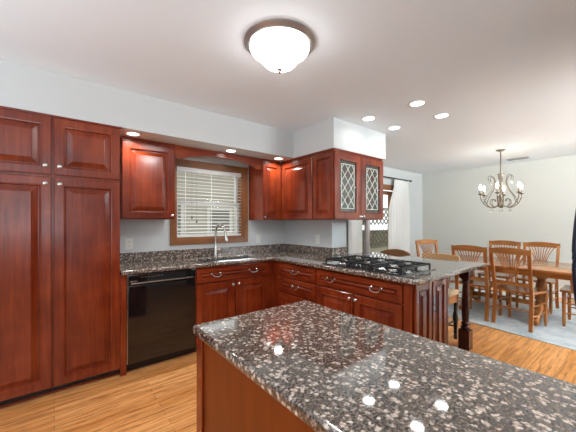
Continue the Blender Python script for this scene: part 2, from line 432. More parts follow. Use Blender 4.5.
g = G(); g.box(1.25, 3.25, -.74, -.64, 0, CEIL); tag(g.build('wall_partition', m_wall, None, False), 'pale grey partition behind the refrigerator', 'wall', kind='structure')
SO_Z = 2.137; SO_Y = 2.845; SO_X = 2.37
g = G(); g.slab([WALL_X0, SO_X, 3.36], [2.165, SO_Y, WALL_Y1], lambda i, j: j == 1 or i == 1, SO_Z, CEIL - .001)
tag(g.build('soffit', m_wall, None, False), 'boxed pale grey soffit above the wall cabinets', 'soffit', kind='structure')
STX0, STX1, STY = 2.71, 2.98, 2.50
g = G(); g.box(STX0, STX1, STY, WALL_Y1, 0, SO_Z); tag(g.build('wall_stub', m_wall, None, False), 'short pale grey wall stub beside the cooktop counter', 'wall', kind='structure')
g = G(); g.box(WALL_X1 - .012, WALL_X1, -2.5, WALL_Y1, 0, .10, .003); tag(g.build('baseboard_far', m_white), 'white baseboard below the dining wall', 'baseboard', kind='structure')
g = G(); g.box(6.12, WALL_X1 - .013, WALL_Y1 - .012, WALL_Y1, 0, .10, .003); tag(g.build('baseboard_left', m_white), 'white baseboard right of the patio door', 'baseboard', kind='structure')

# sink window: casing, jamb, sashes, panes
wn = thing('window_1', (1.54, WALL_Y1, 1.05), 'wood-cased double-hung window above the sink', 'window', kind='structure')
g = G()
g.box(1.03, WIN[0] + .004, 3.428, 3.449, 1.055, 2.06, .004); g.box(WIN[1] - .004, 2.052, 3.428, 3.449, 1.055, 2.06, .004)
g.box(WIN[0] + .004, WIN[1] - .004, 3.4285, 3.449, 1.055, 1.125, .004); g.box(WIN[0] + .004, WIN[1] - .004, 3.4285, 3.449, 1.975, 2.06, .004)
g.build('casing', casing_wood, wn)
g = G()
for a, b_, c, d in ((WIN[0], WIN[0] + .02, WIN[2], WIN[3]), (WIN[1] - .02, WIN[1], WIN[2], WIN[3])): g.box(a, b_, 3.449, 3.598, c, d)
g.box(WIN[0] + .02, WIN[1] - .02, 3.449, 3.598, WIN[2], WIN[2] + .02); g.box(WIN[0] + .02, WIN[1] - .02, 3.449, 3.598, WIN[3] - .02, WIN[3])
g.build('jamb', casing_wood, wn)
def sash(z0, z1, y):
    g = G(); x0, x1 = WIN[0] + .022, WIN[1] - .022; f = .035
    g.box(x0, x0 + f, y, y + .03, z0, z1); g.box(x1 - f, x1, y, y + .03, z0, z1)
    g.box(x0 + f, x1 - f, y, y + .03, z0, z0 + f); g.box(x0 + f, x1 - f, y, y + .03, z1 - f, z1)
    s = g.build('sash', m_white, wn)
    g = G(); g.box(x0 + f, x1 - f, y + .012, y + .016, z0 + f, z1 - f); g.build('pane', m_glass, s, False)
sash(WIN[2] + .022, 1.575, 3.525); sash(1.545, WIN[3] - .022, 3.56)

# patio door on the same wall, beyond the stub
pd = thing('door_1', (5.25, WALL_Y1, 0), 'wood-framed sliding glass patio door behind the curtains', 'door', kind='structure')
g = G(); g.box(DOOR[0] - .07, DOOR[0] + .02, 3.425, 3.449, 0, 2.10, .004); g.box(DOOR[1] - .02, DOOR[1] + .06, 3.425, 3.449, 0, 2.10, .004); g.box(DOOR[0] + .02, DOOR[1] - .02, 3.425, 3.449, 1.985, 2.10, .004)
g.build('casing', casing_wood, pd)
for x0, x1, y in ((DOOR[0] + .005, 5.72, 3.50), (5.65, DOOR[1] - .005, 3.55)):
    g = G(); f = .07
    g.box(x0, x0 + f, y, y + .04, .02, 1.98); g.box(x1 - f, x1, y, y + .04, .02, 1.98)
    g.box(x0 + f, x1 - f, y, y + .04, .02, .12); g.box(x0 + f, x1 - f, y, y + .04, 1.90, 1.98)
    s = g.build('door_panel', casing_wood, pd)
    g = G(); g.box(x0 + f, x1 - f, y + .018, y + .024, .12, 1.90); g.build('pane', m_glass, s, False)

# ---------------------------------------------------------------- cabinets
YF = 2.84; WALLGAP = .004
def carcass(x0, x1, y0, y1, z0, z1, parent, mat=None, name='body'):
    g = G(); g.box(x0, x1, y0, y1, z0, z1, .0015); return g.build(name, mat or cherry, parent)
# tall pantry
pt = thing('pantry_cabinet', (-.01, 3.15, 0), 'tall cherry pantry cabinet with four raised-panel doors left of the dishwasher', 'cabinet')
carcass(-.462, .440, YF + .021, WALL_Y1 - WALLGAP, .062, SO_Z - .002, pt)
g = G(); g.box(.4405, .488, YF + .006, YF + .06, .0, 2.0, .002) if False else g.box(.441, .487, YF + .006, WALL_Y1 - WALLGAP, .0, .868, .002)
g.build('filler_panel', cherry, pt)
for x0 in (-.459, -.003):
    for z0, z1, kz in ((.07, 1.664, 1.60), (1.684, 2.122, 1.735)):
        M = frame((x0 + .0, YF + .02, z0), '-y'); W = .441
        d = door('door', M, W, z1 - z0, cherry, pt)
        knob(M, W - .035 if x0 < -.1 else .035, kz - z0 + .012, d)
g = G(); g.box(-.462, .440, YF + .075, YF + .095, 0, .061); g.build('toe_kick', toe_dark, pt)
g = G(); g.prism([(-.462, .0), (.44, .0), (.44, .016), (-.462, .016)], YF + .058, YF + .075, 'y'); g.build('shoe_moulding', cherry_x, pt)
g = G(); g.box(-.462, .452, YF - .004, YF + .0205, 2.123, 2.1365, .002); g.build('top_moulding', cherry_x, pt)

# dishwasher
dw = thing('dishwasher', (.79, 3.1, 0), 'gloss black built-in dishwasher between pantry and sink cabinet', 'dishwasher')
g = G(); g.box(.496, 1.094, YF + .03, 3.42, .09, .866, .003); g.build('tub', m_blackdoor, dw)
g = G(); g.box(.497, 1.093, YF - .004, YF + .0295, .085, .765, .005); g.build('door', m_black, dw)
g = G(); g.box(.497, 1.093, YF - .008, YF + .0295, .770, .862, .006); cp = g.build('control_panel', m_black, dw)
g = G(); g.box(.52, 1.07, YF - .018, YF - .0085, .782, .790, .003); h = g.build('handle_lip', m_steel, cp); h['label'] = 'bright metal handle lip'
g = G(); g.box(.515, .57, YF - .0105, YF - .0085, .798, .810, .001); h = g.build('badge', m_steel, cp); h['label'] = 'small bright badge'
g = G()
for k in range(7): g.box(.60 + k * .028, .616 + k * .028, YF - .0100, YF - .0085, .832, .838)
h = g.build('buttons', m_steel, cp)
g = G(); g.box(.4905, .4955, YF + .0, YF + .028, .09, .862); h = g.build('edge_strip', m_steel, dw); h['label'] = 'bright metal edge strip'
g = G(); g.box(.497, 1.093, YF + .07, YF + .085, .002, .084); g.build('toe_kick', m_blackdoor, dw)

# sink base
Z_D0, Z_D1 = .703, .848
sb = thing('sink_base_cabinet', (1.54, 3.1, 0), 'cherry sink base cabinet with wide false drawer and two doors under the window', 'cabinet')
g = G(); g.box(1.1, 1.99, YF + .021, 3.42, .10, .60, .0015); g.box(1.1, 1.99, YF + .021, YF + .04, .60, .868); g.box(1.1, 1.118, YF + .04, 3.42, .60, .868); g.box(1.972, 1.99, YF + .04, 3.42, .60, .868); g.build('body', cherry, sb)
M = frame((1.108, YF + .02, Z_D0), '-y'); d = door('drawer_front', M, .874, Z_D1 - Z_D0, cherry_x, sb)
for u in (.21, .66): pull(M, u, .085, d)
for x0, ku in ((1.108, .43 - .03), (1.552, .03)):
    M = frame((x0, YF + .02, .115), '-y'); d = door('door', M, .43, .575, cherry, sb); knob(M, ku, .535, d)
g = G(); g.box(1.1, 2.1, YF + .075, YF + .09, 0, .0995); g.build('toe_kick', toe_dark, sb)

# peninsula: drawer bank, then cooktop base, facing -x
PXF = 2.045; PXB = 2.60
db = thing('drawer_base_cabinet', (2.35, 2.5, 0), 'cherry drawer cabinet in the inner corner beside the cooktop', 'cabinet')
g = G(); g.box(PXF + .021, PXB, 2.112, YF + .002, .10, .868, .0015); g.box(1.992, PXF + .020, YF + .0215, YF + .05, .10, .868); g.box(PXF + .006, PXF + .0205, 2.735, YF + .02, .10, .868); g.build('body', cherry, db)
for z0, z1 in ((Z_D0, Z_D1), (.530, .690), (.115, .516)):
    M = frame((PXF + .02, 2.73, z0), '-x'); d = door('drawer', M, .610, z1 - z0, cherry_y, db); pull(M, .305, (z1 - z0) * .58, d)
g = G(); g.box(PXF + .075, PXF + .09, 2.112, 2.9, 0, .0995); g.build('toe_kick', toe_dark, db)

cb = thing('cooktop_base_cabinet', (2.35, 1.6, 0), 'cherry base cabinet below the cooktop with panelled end', 'cabinet')
PE = 1.085
g = G(); g.box(PXF + .021, PXB, PE + .0205, 2.109, .10, .868, .0015); g.build('body', cherry, cb)
M = frame((PXF + .02, 2.104, Z_D0), '-x'); d = door('drawer', M, .925, Z_D1 - Z_D0, cherry_y, cb)
for u in (.20, .70): pull(M, u, .085, d)
for y0, ku in ((2.104, .457 - .03), (1.637, .03)):
    M = frame((PXF + .02, y0, .115), '-x'); d = door('door', M, .457, .575, cherry, cb); knob(M, ku, .535, d)
g = G(); g.box(PXF + .012, PXF + .0205, PE + .02, 1.172, .0, .868, .002); g.build('corner_stile', cherry, cb)
for x0, W in ((PXF + .035, .245), (PXF + .300, .245)):
    M = frame((x0, PE + .02, .03), '-y'); door('end_panel', M, W, .825, cherry, cb, fr=.045)
g = G(); g.box(PXF + .075, PXF + .09, PE + .05, 2.109, 0, .0995); g.box(PXF + .0205, PXB, PE + .006, PE + .0195, 0, .028); g.build('toe_kick', toe_dark, cb)
g = G(); g.box(PXB + .001, PXB + .02, PE, YF + .5 if False else 2.495, 0, .868, .002); g.build('back_panel', cherry, cb)

# turned post under the bar corner
po = thing('turned_post', (3.37, 1.225, 0), 'dark cherry turned post holding up the granite bar corner', 'post')
g = G(); g.box(3.318, 3.422, 1.173, 1.277, 0, .20, .004); g.build('base_block', dark_cherry, po)
g = G(); g.lathe([(.04, .2005), (.046, .215), (.046, .225), (.032, .240), (.042, .255), (.042, .265), (.030, .280), (.034, .30), (.037, .40), (.034, .55), (.028, .66), (.030, .675), (.042, .685), (.042, .695), (.030, .71), (.045, .725), (.045, .7395)], c=(3.37, 1.225, 0), seg=24); g.build('turned_shaft', dark_cherry, po)
g = G(); g.box(3.324, 3.416, 1.179, 1.271, .74, .869, .004); g.build('top_block', dark_cherry, po)

# the L-shaped granite worktop and its splashes
WZ0, WZ1 = .870, .907
wt = thing('granite_worktop', (2.2, 2.6, WZ0), 'polished brown speckled granite worktop running past the sink and cooktop', 'worktop')
xs = [.445, 1.20, 1.90, 2.02, 2.705, 3.43]; ys = [1.04, 2.495, 2.812, 2.925, 3.27, 3.446]
def fill(i, j):
    if i == 1 and j == 3: return False
    if j >= 2: return i <= 3
    if j == 1: return i == 3
    return i >= 3
g = G(); g.slab(xs, ys, fill, WZ0, WZ1, .011); g.build('slab', gran, wt)
g = G(); g.box(.492, 2.684, 3.428, 3.447, WZ1, 1.002, .003); g.build('backsplash', gran, wt)
g = G(); g.box(2.686, 2.706, STY - .004, 3.427, WZ1, 1.002, .003); g.build('backsplash', gran, wt)
g = G(); g.box(2.686, STX1, STY - .026, STY - .005, WZ1, 1.002, .003); g.build('backsplash', gran, wt)
# sink
sk = thing('kitchen_sink', (1.55, 3.1, .70), 'undermounted stainless double sink below the window', 'sink')
for a, b_ in ((1.19, 1.545), (1.555, 1.91)):
    g = G(); zb = .70; zt = WZ0 - .002
    g.box(a, b_, 2.915, 3.28, zb, zb + .004); g.box(a, a + .004, 2.915, 3.28, zb + .004, zt); g.box(b_ - .004, b_, 2.915, 3.28, zb + .004, zt)
    g.box(a + .004, b_ - .004, 2.915, 2.919, zb + .004, zt); g.box(a + .004, b_ - .004, 3.276, 3.28, zb + .004, zt)
    bw = g.build('basin', m_steel, sk)
    g = G(); g.lathe([(.042, .0045), (.042, .007), (.03, .0075), (0, .006)], c=((a + b_) / 2, 3.1, zb)); g.build('drain', m_nickel, bw)
# faucet
fc = thing('kitchen_faucet', (1.54, 3.345, WZ1), 'brushed nickel gooseneck faucet in front of the window', 'faucet')
fx, fy = 1.54, 3.345
g = G(); g.lathe([(.030, .0005), (.030, .006), (.024, .012), (.020, .03), (.018, .12), (.016, .13)], c=(fx, fy, WZ1), seg=20); g.build('base', m_nickel, fc)
pts = [(fx, fy, WZ1 + .13), (fx, fy, WZ1 + .24), (fx + .004, fy - .012, WZ1 + .33), (fx + .014, fy - .055, WZ1 + .385), (fx + .028, fy - .115, WZ1 + .385), (fx + .040, fy - .16, WZ1 + .345), (fx + .044, fy - .175, WZ1 + .30)]
g = G(); g.tube(smoothpts(pts, 6), .0125, 12); g.build('spout', m_nickel, fc)
g = G(); g.tube([(fx + .0442, fy - .1755, WZ1 + .298), (fx + .046, fy - .182, WZ1 + .25), (fx + .049, fy - .192, WZ1 + .20), (fx + .050, fy - .194, WZ1 + .185)], [.0145, .017, .020, .016], 14); g.build('spray_head', m_nickel, fc)
g = G(); g.tube([(fx + .016, fy, WZ1 + .075), (fx + .05, fy - .006, WZ1 + .085)], [.012, .012], 10); g.tube([(fx + .05, fy - .006, WZ1 + .085), (fx + .075, fy - .012, WZ1 + .17)], [.008, .005], 8); g.build('lever', m_nickel, fc)

# cooktop
CX0, CX1, CY0, CY1 = 2.085, 2.615, 1.185, 2.06
ck = thing('gas_cooktop', (2.35, 1.62, WZ1), 'black five-burner gas cooktop set into the granite peninsula', 'cooktop')
cz = WZ1 + .001
g = G(); g.box(CX0, CX1, CY0, CY1, cz, cz + .010, .003); g.build('glass_top', simple('black_cooktop_glass', (.02, .02, .021), .04, coat=1.0, spec=.9), ck)
bl = [(2.22, 1.90, .036), (2.48, 1.90, .046), (2.35, 1.63, .055), (2.24, 1.38, .030), (2.49, 1.36, .046)]
for bx, by, r in bl:
    g = G(); g.lathe([(r * 1.35, .0102), (r * 1.35, .013), (r * 1.1, .020), (r, .021)], c=(bx, by, cz), seg=24); b0 = g.build('burner', m_steel, ck)
    g = G(); g.lathe([(r * .95, .0212), (r, .025), (r * .8, .032), (0, .033)], c=(bx, by, cz), seg=24); g.build('burner_cap', m_blackmatte, b0)
def grate(y0, y1):
    g = G(); zt = cz + .048; x0, x1 = CX0 + .035, CX1 - .035; t = .007
    def br(p, q): g.bar(p, q, .011, .013)
    xm, ym = (x0 + x1) / 2, (y0 + y1) / 2
    for y in (y0, y1): br((x0, y, zt), (x1, y, zt))
    for x in (x0, x1): br((x, y0, zt), (x, y1, zt))
    br((xm, y0, zt), (xm, y1, zt))
    for q in (.25, .75):
        xx = x0 + (x1 - x0) * q
        br((xx, y0, zt), (xx, y0 + (y1 - y0) * .36, zt)); br((xx, y1, zt), (xx, y1 - (y1 - y0) * .36, zt))
        br((xx - .055, ym, zt), (xx - .11, ym, zt)); br((xx + .055, ym, zt), (xx + .11, ym, zt))
        for s in (-1, 1):
            for s2 in (-1, 1): br((xx + s * .05, ym + s2 * .045, zt + .004), (xx + s * .10, ym + s2 * .09, zt))
    for x in (x0, xm, x1):
        for y in (y0, y1): g.bar((x, y, cz + .0102), (x, y, zt), .013, .013)
    g.build('grate', m_blackmatte, ck)
for a, b_ in ((1.775, 2.035), (1.50, 1.765), (1.225, 1.49)): grate(a, b_)
for k, yy in enumerate((1.52, 1.575, 1.63, 1.685, 1.74)):
    g = G(); g.lathe([(.017, .0102), (.018, .013), (.015, .030), (.010, .034), (0, .034)], c=(CX0 + .022 + .0, yy, cz), seg=16); g.box(CX0 + .0195, CX0 + .0245, yy - .013, yy + .013, cz + .033, cz + .040); g.build('control_knob', m_blackmatte, ck)

# wall cabinets
UZ0, UZ1 = 1.352, 2.118; UYF = 3.105
def top_trim(x0, x1, y0, y1, parent):
    g = G(); g.box(x0, x1, y0, y1, UZ1 + .0005, SO_Z - .001, .002); g.build('top_moulding', cherry, parent)
uc = thing('wall_cabinet', (.735, 3.28, UZ0), 'single-door cherry wall cabinet left of the sink window', 'cabinet')
carcass(.492, .985, UYF + .021, WALL_Y1 - WALLGAP, UZ0, UZ1, uc)
M = frame((.496, UYF + .02, UZ0 + .008), '-y'); d = door('door', M, .480, UZ1 - UZ0 - .03, cherry, uc); knob(M, .452, .03, d)
top_trim(.492, .985, UYF + .012, 3.44, uc)
# valance
vx0, vx1 = .987, 2.071
pts = [(vx0, 2.134), (vx0, 1.998), (vx0 + .09, 1.998)] + [(vx0 + .09 + (vx1 - vx0 - .18) * t, 2.004 + .075 * math.sin(PI * t) ** .8) for t in [k / 16 for k in range(17)]] + [(vx1 - .09, 1.998), (vx1, 1.998), (vx1, 2.134)]
g = G(); g.prism(pts, UYF + .022, UYF + .042, 'y'); tag(g.build('window_valance', cherry_x, None, False), 'arched cherry valance board spanning above the sink window', 'valance')

uc = thing('wall_cabinet', (2.24, 3.28, UZ0), 'narrow cherry wall cabinet right of the sink window in the corner', 'cabinet')
carcass(2.073, 2.70, UYF + .021, WALL_Y1 - WALLGAP, UZ0, UZ1, uc)
M = frame((2.077, UYF + .02, UZ0 + .008), '-y'); d = door('door', M, .288, UZ1 - UZ0 - .03, cherry, uc, fr=.05); knob(M, .03, .03, d)
top_trim(2.073, 2.36, UYF + .012, 3.44, uc)
UXF = 2.372
uc = thing('wall_cabinet', (2.55, 2.8, UZ0), 'cherry wall cabinet facing the window side, between corner and glass doors', 'cabinet')
carcass(UXF + .021, 2.706, 2.505, UYF + .019, UZ0, UZ1, uc)
M = frame((UXF + .02, 3.098, UZ0 + .008), '-x'); d = door('door', M, .588, UZ1 - UZ0 - .03, cherry, uc)
top_trim(UXF + .012, 2.706, 2.505, UYF + .010, uc)
# leaded-glass cabinet at the end
GX1 = 3.30; GY0 = 2.16
gc = thing('glass_door_cabinet', (2.84, 2.33, UZ0), 'cherry cabinet with two leaded-glass doors hung from the soffit', 'cabinet')
g = G(); t = .018; x0, x1, y0, y1 = UXF + .021, GX1, GY0 + .021, 2.495
g.box(x0, x1, y0, y1, UZ0, UZ0 + t); g.box(x0, x1, y0, y1, UZ1 - t, UZ1); g.box(x0, x0 + t, y0, y1, UZ0 + t, UZ1 - t); g.box(x1 - t, x1, y0, y1, UZ0 + t, UZ1 - t); g.box(x0 + t, x1 - t, y1 - .01, y1, UZ0 + t, UZ1 - t)
g.build('body', cherry, gc)
g = G(); g.box(x0 + t, x1 - t, y0 + .01, y1 - .011, 1.72, 1.735); g.build('shelf', cherry_x, gc)
M = frame((UXF + .02, 2.492, UZ0 + .008), '-x'); door('side_panel', M, .31, UZ1 - UZ0 - .03, cherry, gc, fr=.045)
Wd = .456
for x0, ku in ((UXF + .013, Wd - .028), (UXF + .013 + Wd + .006, .028)):
    M = frame((x0, GY0 + .02, UZ0 + .006), '-y'); Hd = UZ1 - UZ0 - .022
    d = door('door', M, Wd, Hd, cherry, gc, fr=.072, hollow=True); knob(M, ku, .03, d)
    a, b_, c, e = .0865, Wd - .0865, .0865, Hd - .0865
    g = G(M); g.box(a, b_, c, e, .006, .009); g.build('glass_pane', m_leaded, d, False)
    g = G(M); z = .0115; tk = .006
    def cl(p, q): g.bar((p[0], p[1], z), (q[0], q[1], z), tk, .005) if abs(p[0] - q[0]) < 1e-6 else g.bar((p[0], p[1], z), (q[0], q[1], z), .005, tk)
    A, B, Cc, D = a + .030, b_ - .030, c + .035, e - .035
    for p, q in (((A, Cc), (B, Cc)), ((A, D), (B, D)), ((A, Cc), (A, D)), ((B, Cc), (B, D))): cl(p, q)
    mv = (c + e) / 2
    cl((a, mv), (A, mv)); cl((B, mv), (b_, mv))
    wq = B - A; step = (D - Cc) / 3.0; slope = step / wq * 1.7
    def clipline(x_at, s):
        # line v = Cc + s*(u-A) + x_at, clipped to the border rectangle
        P = []
        for u in (A, B):
            v = x_at + s * (u - A)
            if Cc - 1e-6 <= v <= D + 1e-6: P.append((u, v))
        for v in (Cc, D):
            u = A + (v - x_at) / s
            if A < u < B: P.append((u, v))
        if len(P) >= 2 and (Vector(P[0]) - Vector(P[1])).length > .03: cl(P[0], P[1])
    rise = slope * wq
    for k in range(-3, 4):
        clipline(Cc + k * step * .85 + .02, slope); clipline(Cc + rise + k * step * .85 + .02, -slope)
    o = g.build('lead_came', m_cameleads, d, False); o['label'] = 'pale metal came in a diamond pattern'
    g = G(M)
    for q in (.25, .5, .75):
        cu, cv = (A + B) / 2, Cc + (D - Cc) * q
        g.prism([(cu - .045, cv), (cu, cv - .07), (cu + .045, cv), (cu, cv + .07)], .0092, .0098, 'z')
    o = g.build('tinted_diamonds', m_red_glass, d, False); o['label'] = 'rose tinted diamond panes'
top_trim(UXF + .008, GX1 + .005, GY0 + .008, 2.495, gc)
# steel post
g = G(); g.lathe([(.050, .0005), (.050, .006), (.034, .008), (.034, UZ0 - WZ1 - .008), (.050, UZ0 - WZ1 - .006), (.050, UZ0 - WZ1 - .001)], c=(3.12, 2.275, WZ1), seg=24)
tag(g.build('support_post', m_post), 'round metal post standing on the bar below the glass-door cabinet', 'post')

# wall outlets
def outlet(M, label, loc):
    t = thing('wall_outlet', loc, label, 'outlet', 'white wall outlets above the counter')
    g = G(M); g.box(-.037, .037, -.058, .058, .0005, .006, .002); g.build('cover_plate', m_plastic, t)
    for v in (-.024, .024):
        g = G(M); g.lathe([(.016, .0062), (.016, .0075), (0, .0076)], seg=16, M=Matrix.Translation((0, v, 0))); s = g.build('socket', m_plastic, t)
        g = G(M); g.box(-.007, -.005, v - .004, v + .006, .0077, .0079); g.box(.005, .007, v - .004, v + .006, .0077, .0079); g.build('slots', m_hole, s)
outlet(frame((.615, WALL_Y1, 1.095), '-y'), 'white wall outlet below the wall cabinet beside the pantry', (.615, WALL_Y1, 1.095))
outlet(frame((2.225, WALL_Y1, 1.090), '-y'), 'white wall outlet just right of the sink window', (2.225, WALL_Y1, 1.09))
outlet(frame((STX0, 2.755, 1.10), '-x'), 'white wall outlet above the counter on the wall stub', (STX0, 2.755, 1.10))

# ---------------------------------------------------------------- island
isl = thing('kitchen_island', (.75, .15, 0), 'cherry island base in the foreground', 'island')
g = G(); g.box(.458, 1.02, -.87, 1.146, 0, .869, .002); g.build('body', veneer, isl)
g = G(); g.box(.449, .4575, 1.10, 1.154, 0, .869, .002); g.build('corner_strip', cherry, isl)
for x0 in (.765,):
    M = frame((1.008, 1.1465, .06), '+y'); door('end_panel', M, .54, .80, cherry, isl)
for k in range(4):
    M = frame((1.0205, -.86 + k * .495, .115), '+x'); d = door('door', M, .48, .74, cherry, isl); knob(M, .03 if k % 2 else .45, .70, d)
g = G(); g.slab([.436, 1.056], [-.95, 1.168], lambda i, j: True, WZ0, WZ1, .011)
tag(g.build('island_countertop', gran), 'polished brown speckled granite top lying on the island', 'countertop')

# refrigerator at the right, its bow handle reaching into view
rf = thing('refrigerator', (2.62, -.2, 0), 'black refrigerator whose bowed handle shows at the right edge', 'refrigerator')
g = G(); g.box(2.22, 3.12, -.60, .118, .02, 1.76, .006); g.build('body', m_blackdoor, rf)
for z0, z1 in ((.07, .60), (.61, 1.75)):
    g = G(); g.box(2.225, 3.115, .1185, .185, z0, z1, .012); g.build('door', m_blackdoor, rf)
pts = smoothpts([(2.27, .186, 1.575), (2.27, .232, 1.50), (2.27, .258, 1.30), (2.27, .265, 1.12), (2.27, .258, .94), (2.27, .232, .74), (2.27, .186, .665)], 5)
g = G(); g.tube(pts, .018, 12); g.build('handle', simple('navy_black_handle', (.010, .013, .03), .3), rf)
g = G(); g.box(2.25, 3.09, -.55, .10, .0005, .0195); g.build('base_grille', m_blackdoor, rf)

# ---------------------------------------------------------------- bar stools
def make_stool(crown=.04, peak=.955, weave=None):
    r = thing('bar_stool', (0, 0, 0), 'x', 'stool', 'woven-back stools along the granite bar')
    g = G(); g.box(-.21, .21, -.205, .205, .503, .558, .02); g.build('seat_cushion', m_tan, r)
    g = G(); g.box(-.19, .19, -.19, .19, .415, .5025, .006); g.build('apron', oak, r)
    for sx in (-1, 1):
        for sy in (-1, 1):
            g = G(); g.lathe([(.018, 0), (.020, .03), (.016, .06), (.024, .075), (.017, .09), (.022, .16), (.030, .23), (.028, .28), (.017, .32), (.024, .335), (.018, .35), (.022, .4145)], c=(sx * .175, sy * .18, 0), seg=14); g.build('leg', espresso, r)
    g = G()
    for s in (-1, 1):
        g.tube([(s * .17, -.155, .14), (s * .17, .155, .14)], .010, 8); g.tube([(-.155, s * .17, .20), (.155, s * .17, .20)], .010, 8)
    g.build('stretchers', espresso, r)
    # back (at -x, stool faces +x)
    for sy in (-1, 1):
        g = G(); g.bar((-.222, sy * .175, .44), (-.225, sy * .185, .875), .026, .026, .022, .022); g.build('back_post', oak, r)
    for k in range(5):
        y = -.11 + .055 * k
        g = G(); g.tube([(-.214, y * .8, .56), (-.226, y, .875)], .007, 8); g.build('spindle', oak, r)
    # crest: curved slab, higher in the middle
    g = G(); n = 14; L = []
    for k in range(n + 1):
        s = -1 + 2 * k / n; y = s * .215; x = -.245 + .045 * s * s; top = peak - crown * abs(s) ** 2.2; bot = .865 + .012 * abs(s)
        L.append([g.V(p) for p in ((x - .012, y, bot), (x + .016, y, bot), (x + .016, y, top), (x - .012, y, top))])
    for a, b_ in zip(L, L[1:]):
        for q in range(4): g.face([a[q], a[(q + 1) % 4], b_[(q + 1) % 4], b_[q]])
    g.face(L[0]); g.face(L[-1]); g.build('crest', weave or m_weave, r)
    return r
st = make_stool(.012, .945); st.location = (3.38, 1.575, 0); st.rotation_euler = (0, 0, PI); st['label'] = 'bar stool with tan cushion beside the turned post'
m_weave_dark = weave_mat('dark_woven_rush', (.20, .075, .022), (.36, .16, .06))
s2 = make_stool(.045, .957, m_weave_dark); s2.location = (3.38, 2.165, 0); s2.rotation_euler = (0, 0, PI)
s2['label'] = 'bar stool farther along the bar, in front of the white curtain'

# ---------------------------------------------------------------- dining set
RUGZ = .009
g = G(Matrix.Translation((4.235, 1.0, 0)) @ Matrix.Rotation(math.radians(-6), 4, 'Z')); g.box(0, 2.25, -1.6, 1.95, .0005, RUGZ - .0005, .003); tag(g.build('area_rug', m_rug), 'pale blue-grey woven rug beneath the dining table', 'rug')
def make_chair(arms=False):
    r = thing('dining_armchair' if arms else 'dining_chair', (0, 0, 0), 'x', 'chair', None if arms else 'oak fan-back chairs around the dining table')
    # faces +x; rear posts at x=-.2
    H = .985; ww = .205
    def back_x(z): return -.205 - max(0, z - .45) * .17
    for s in (-1, 1):
        g = G()
        pts = [(-.235, s * .20, .004), (-.205, s * .197, .25), (-.20, s * .195, .45), (back_x(.7), s * .20, .70), (back_x(.93), s * .205, .945)]
        for p, q in zip(pts, pts[1:]): g.bar(p, q, .030, .038)
        g.build('rear_leg', oak, r)
        g = G(); g.lathe([(.014, 0), (.019, .05), (.020, .30), (.017, .37), (.021, .385), (.019, .4295)], c=(.195, s * .195, 0), seg=12); g.build('front_leg', oak, r)
    # saddle seat
    g = G(); n = 8
    prof = [(-.19, .19), (-.05, .205), (.10, .225), (.20, .225), (.235, .20)]
    top = [[g.V((x, -wd + 2 * wd * k / n, .462 - .010 * math.sin(PI * k / n) * (1 if x < .2 else .4))) for k in range(n + 1)] for x, wd in prof]
    bot = [[g.V((x, -wd + 2 * wd * k / n, .430)) for k in range(n + 1)] for x, wd in prof]
    for i in range(len(prof) - 1):
        for k in range(n):
            g.face([top[i][k], top[i][k + 1], top[i + 1][k + 1], top[i + 1][k]]); g.face([bot[i][k], bot[i + 1][k], bot[i + 1][k + 1], bot[i][k + 1]])
        for k in (0, n): g.face([top[i][k], top[i + 1][k], bot[i + 1][k], bot[i][k]])
    for i in (0, len(prof) - 1):
        for k in range(n): g.face([top[i][k], top[i][k + 1], bot[i][k + 1], bot[i][k]])
    g.build('seat', oak_x, r)
    # crest rail, gently arched
    g = G(); n = 12; L = []
    for k in range(n + 1):
        s = -1 + 2 * k / n; y = s * .226; x = back_x(.95) - .012 + .016 * s * s; t_ = 1.0 - .026 * s * s + (.012 if abs(s) > .95 else 0); b_ = .918 - .004 * s * s
        L.append([g.V(p) for p in ((x - .013, y, b_), (x + .013, y, b_), (x + .013, y, t_), (x - .013, y, t_))])
    for a, b_ in zip(L, L[1:]):
        for q in range(4): g.face([a[q], a[(q + 1) % 4], b_[(q + 1) % 4], b_[q]])
    g.face(L[0]); g.face(L[-1]); g.build('crest_rail', oak_x, r)
    g = G(); g.bar((back_x(.53), -.185, .545), (back_x(.53), .185, .545), .020, .045); g.build('lower_rail', oak_x, r)
    g = G(); g.bar((back_x(.70), -.082, .70), (back_x(.70), .082, .70), .022, .024); g.build('tie_rail', oak_x, r)
    for k in range(9):
        q = (k - 4) / 4
        g = G(); p = [(back_x(.92) + .0, q * .155, .918), (back_x(.82), q * .105, .82), (back_x(.71), q * .068, .713)]
        g.tube(smoothpts(p, 4), .0065, 6); g.build('fan_spindle', oak, r)
        if k % 2 == 0 or True:
            if k in (1, 3, 5, 7, 4):
                g = G(); g.tube([(back_x(.69), q * .065, .688), (back_x(.57), q * .065, .568)], .0065, 6); g.build('short_spindle', oak, r)
    for s in (-1, 1):
        for z in (.17, .29):
            g = G(); g.tube([(-.20, s * .196, z), (.178, s * .195, z)], [.008, .008], 8); g.build('side_stretcher', oak, r)
    g = G(); g.tube([(-.205, -.178, .23), (-.205, .178, .23)], .009, 8); g.build('rear_stretcher', oak, r)
    g = G(); g.tube([(.195, -.176, .33), (.195, .176, .33)], .009, 8); g.build('front_stretcher', oak, r)
    if arms:
        for s in (-1, 1):
            g = G(); g.tube(smoothpts([(-.235, s * .215, .665), (-.05, s * .245, .675), (.12, s * .255, .668), (.17, s * .25, .655)], 5), [.018] * 16, 10, .7); g.build('armrest', oak, r)
            g = G(); g.lathe([(.014, .4625), (.020, .49), (.013, .52), (.022, .57), (.014, .62), (.018, .655)], c=(.12, s * .195, 0), seg=12); g.build('arm_support', oak, r)
    return r
ch = make_chair()
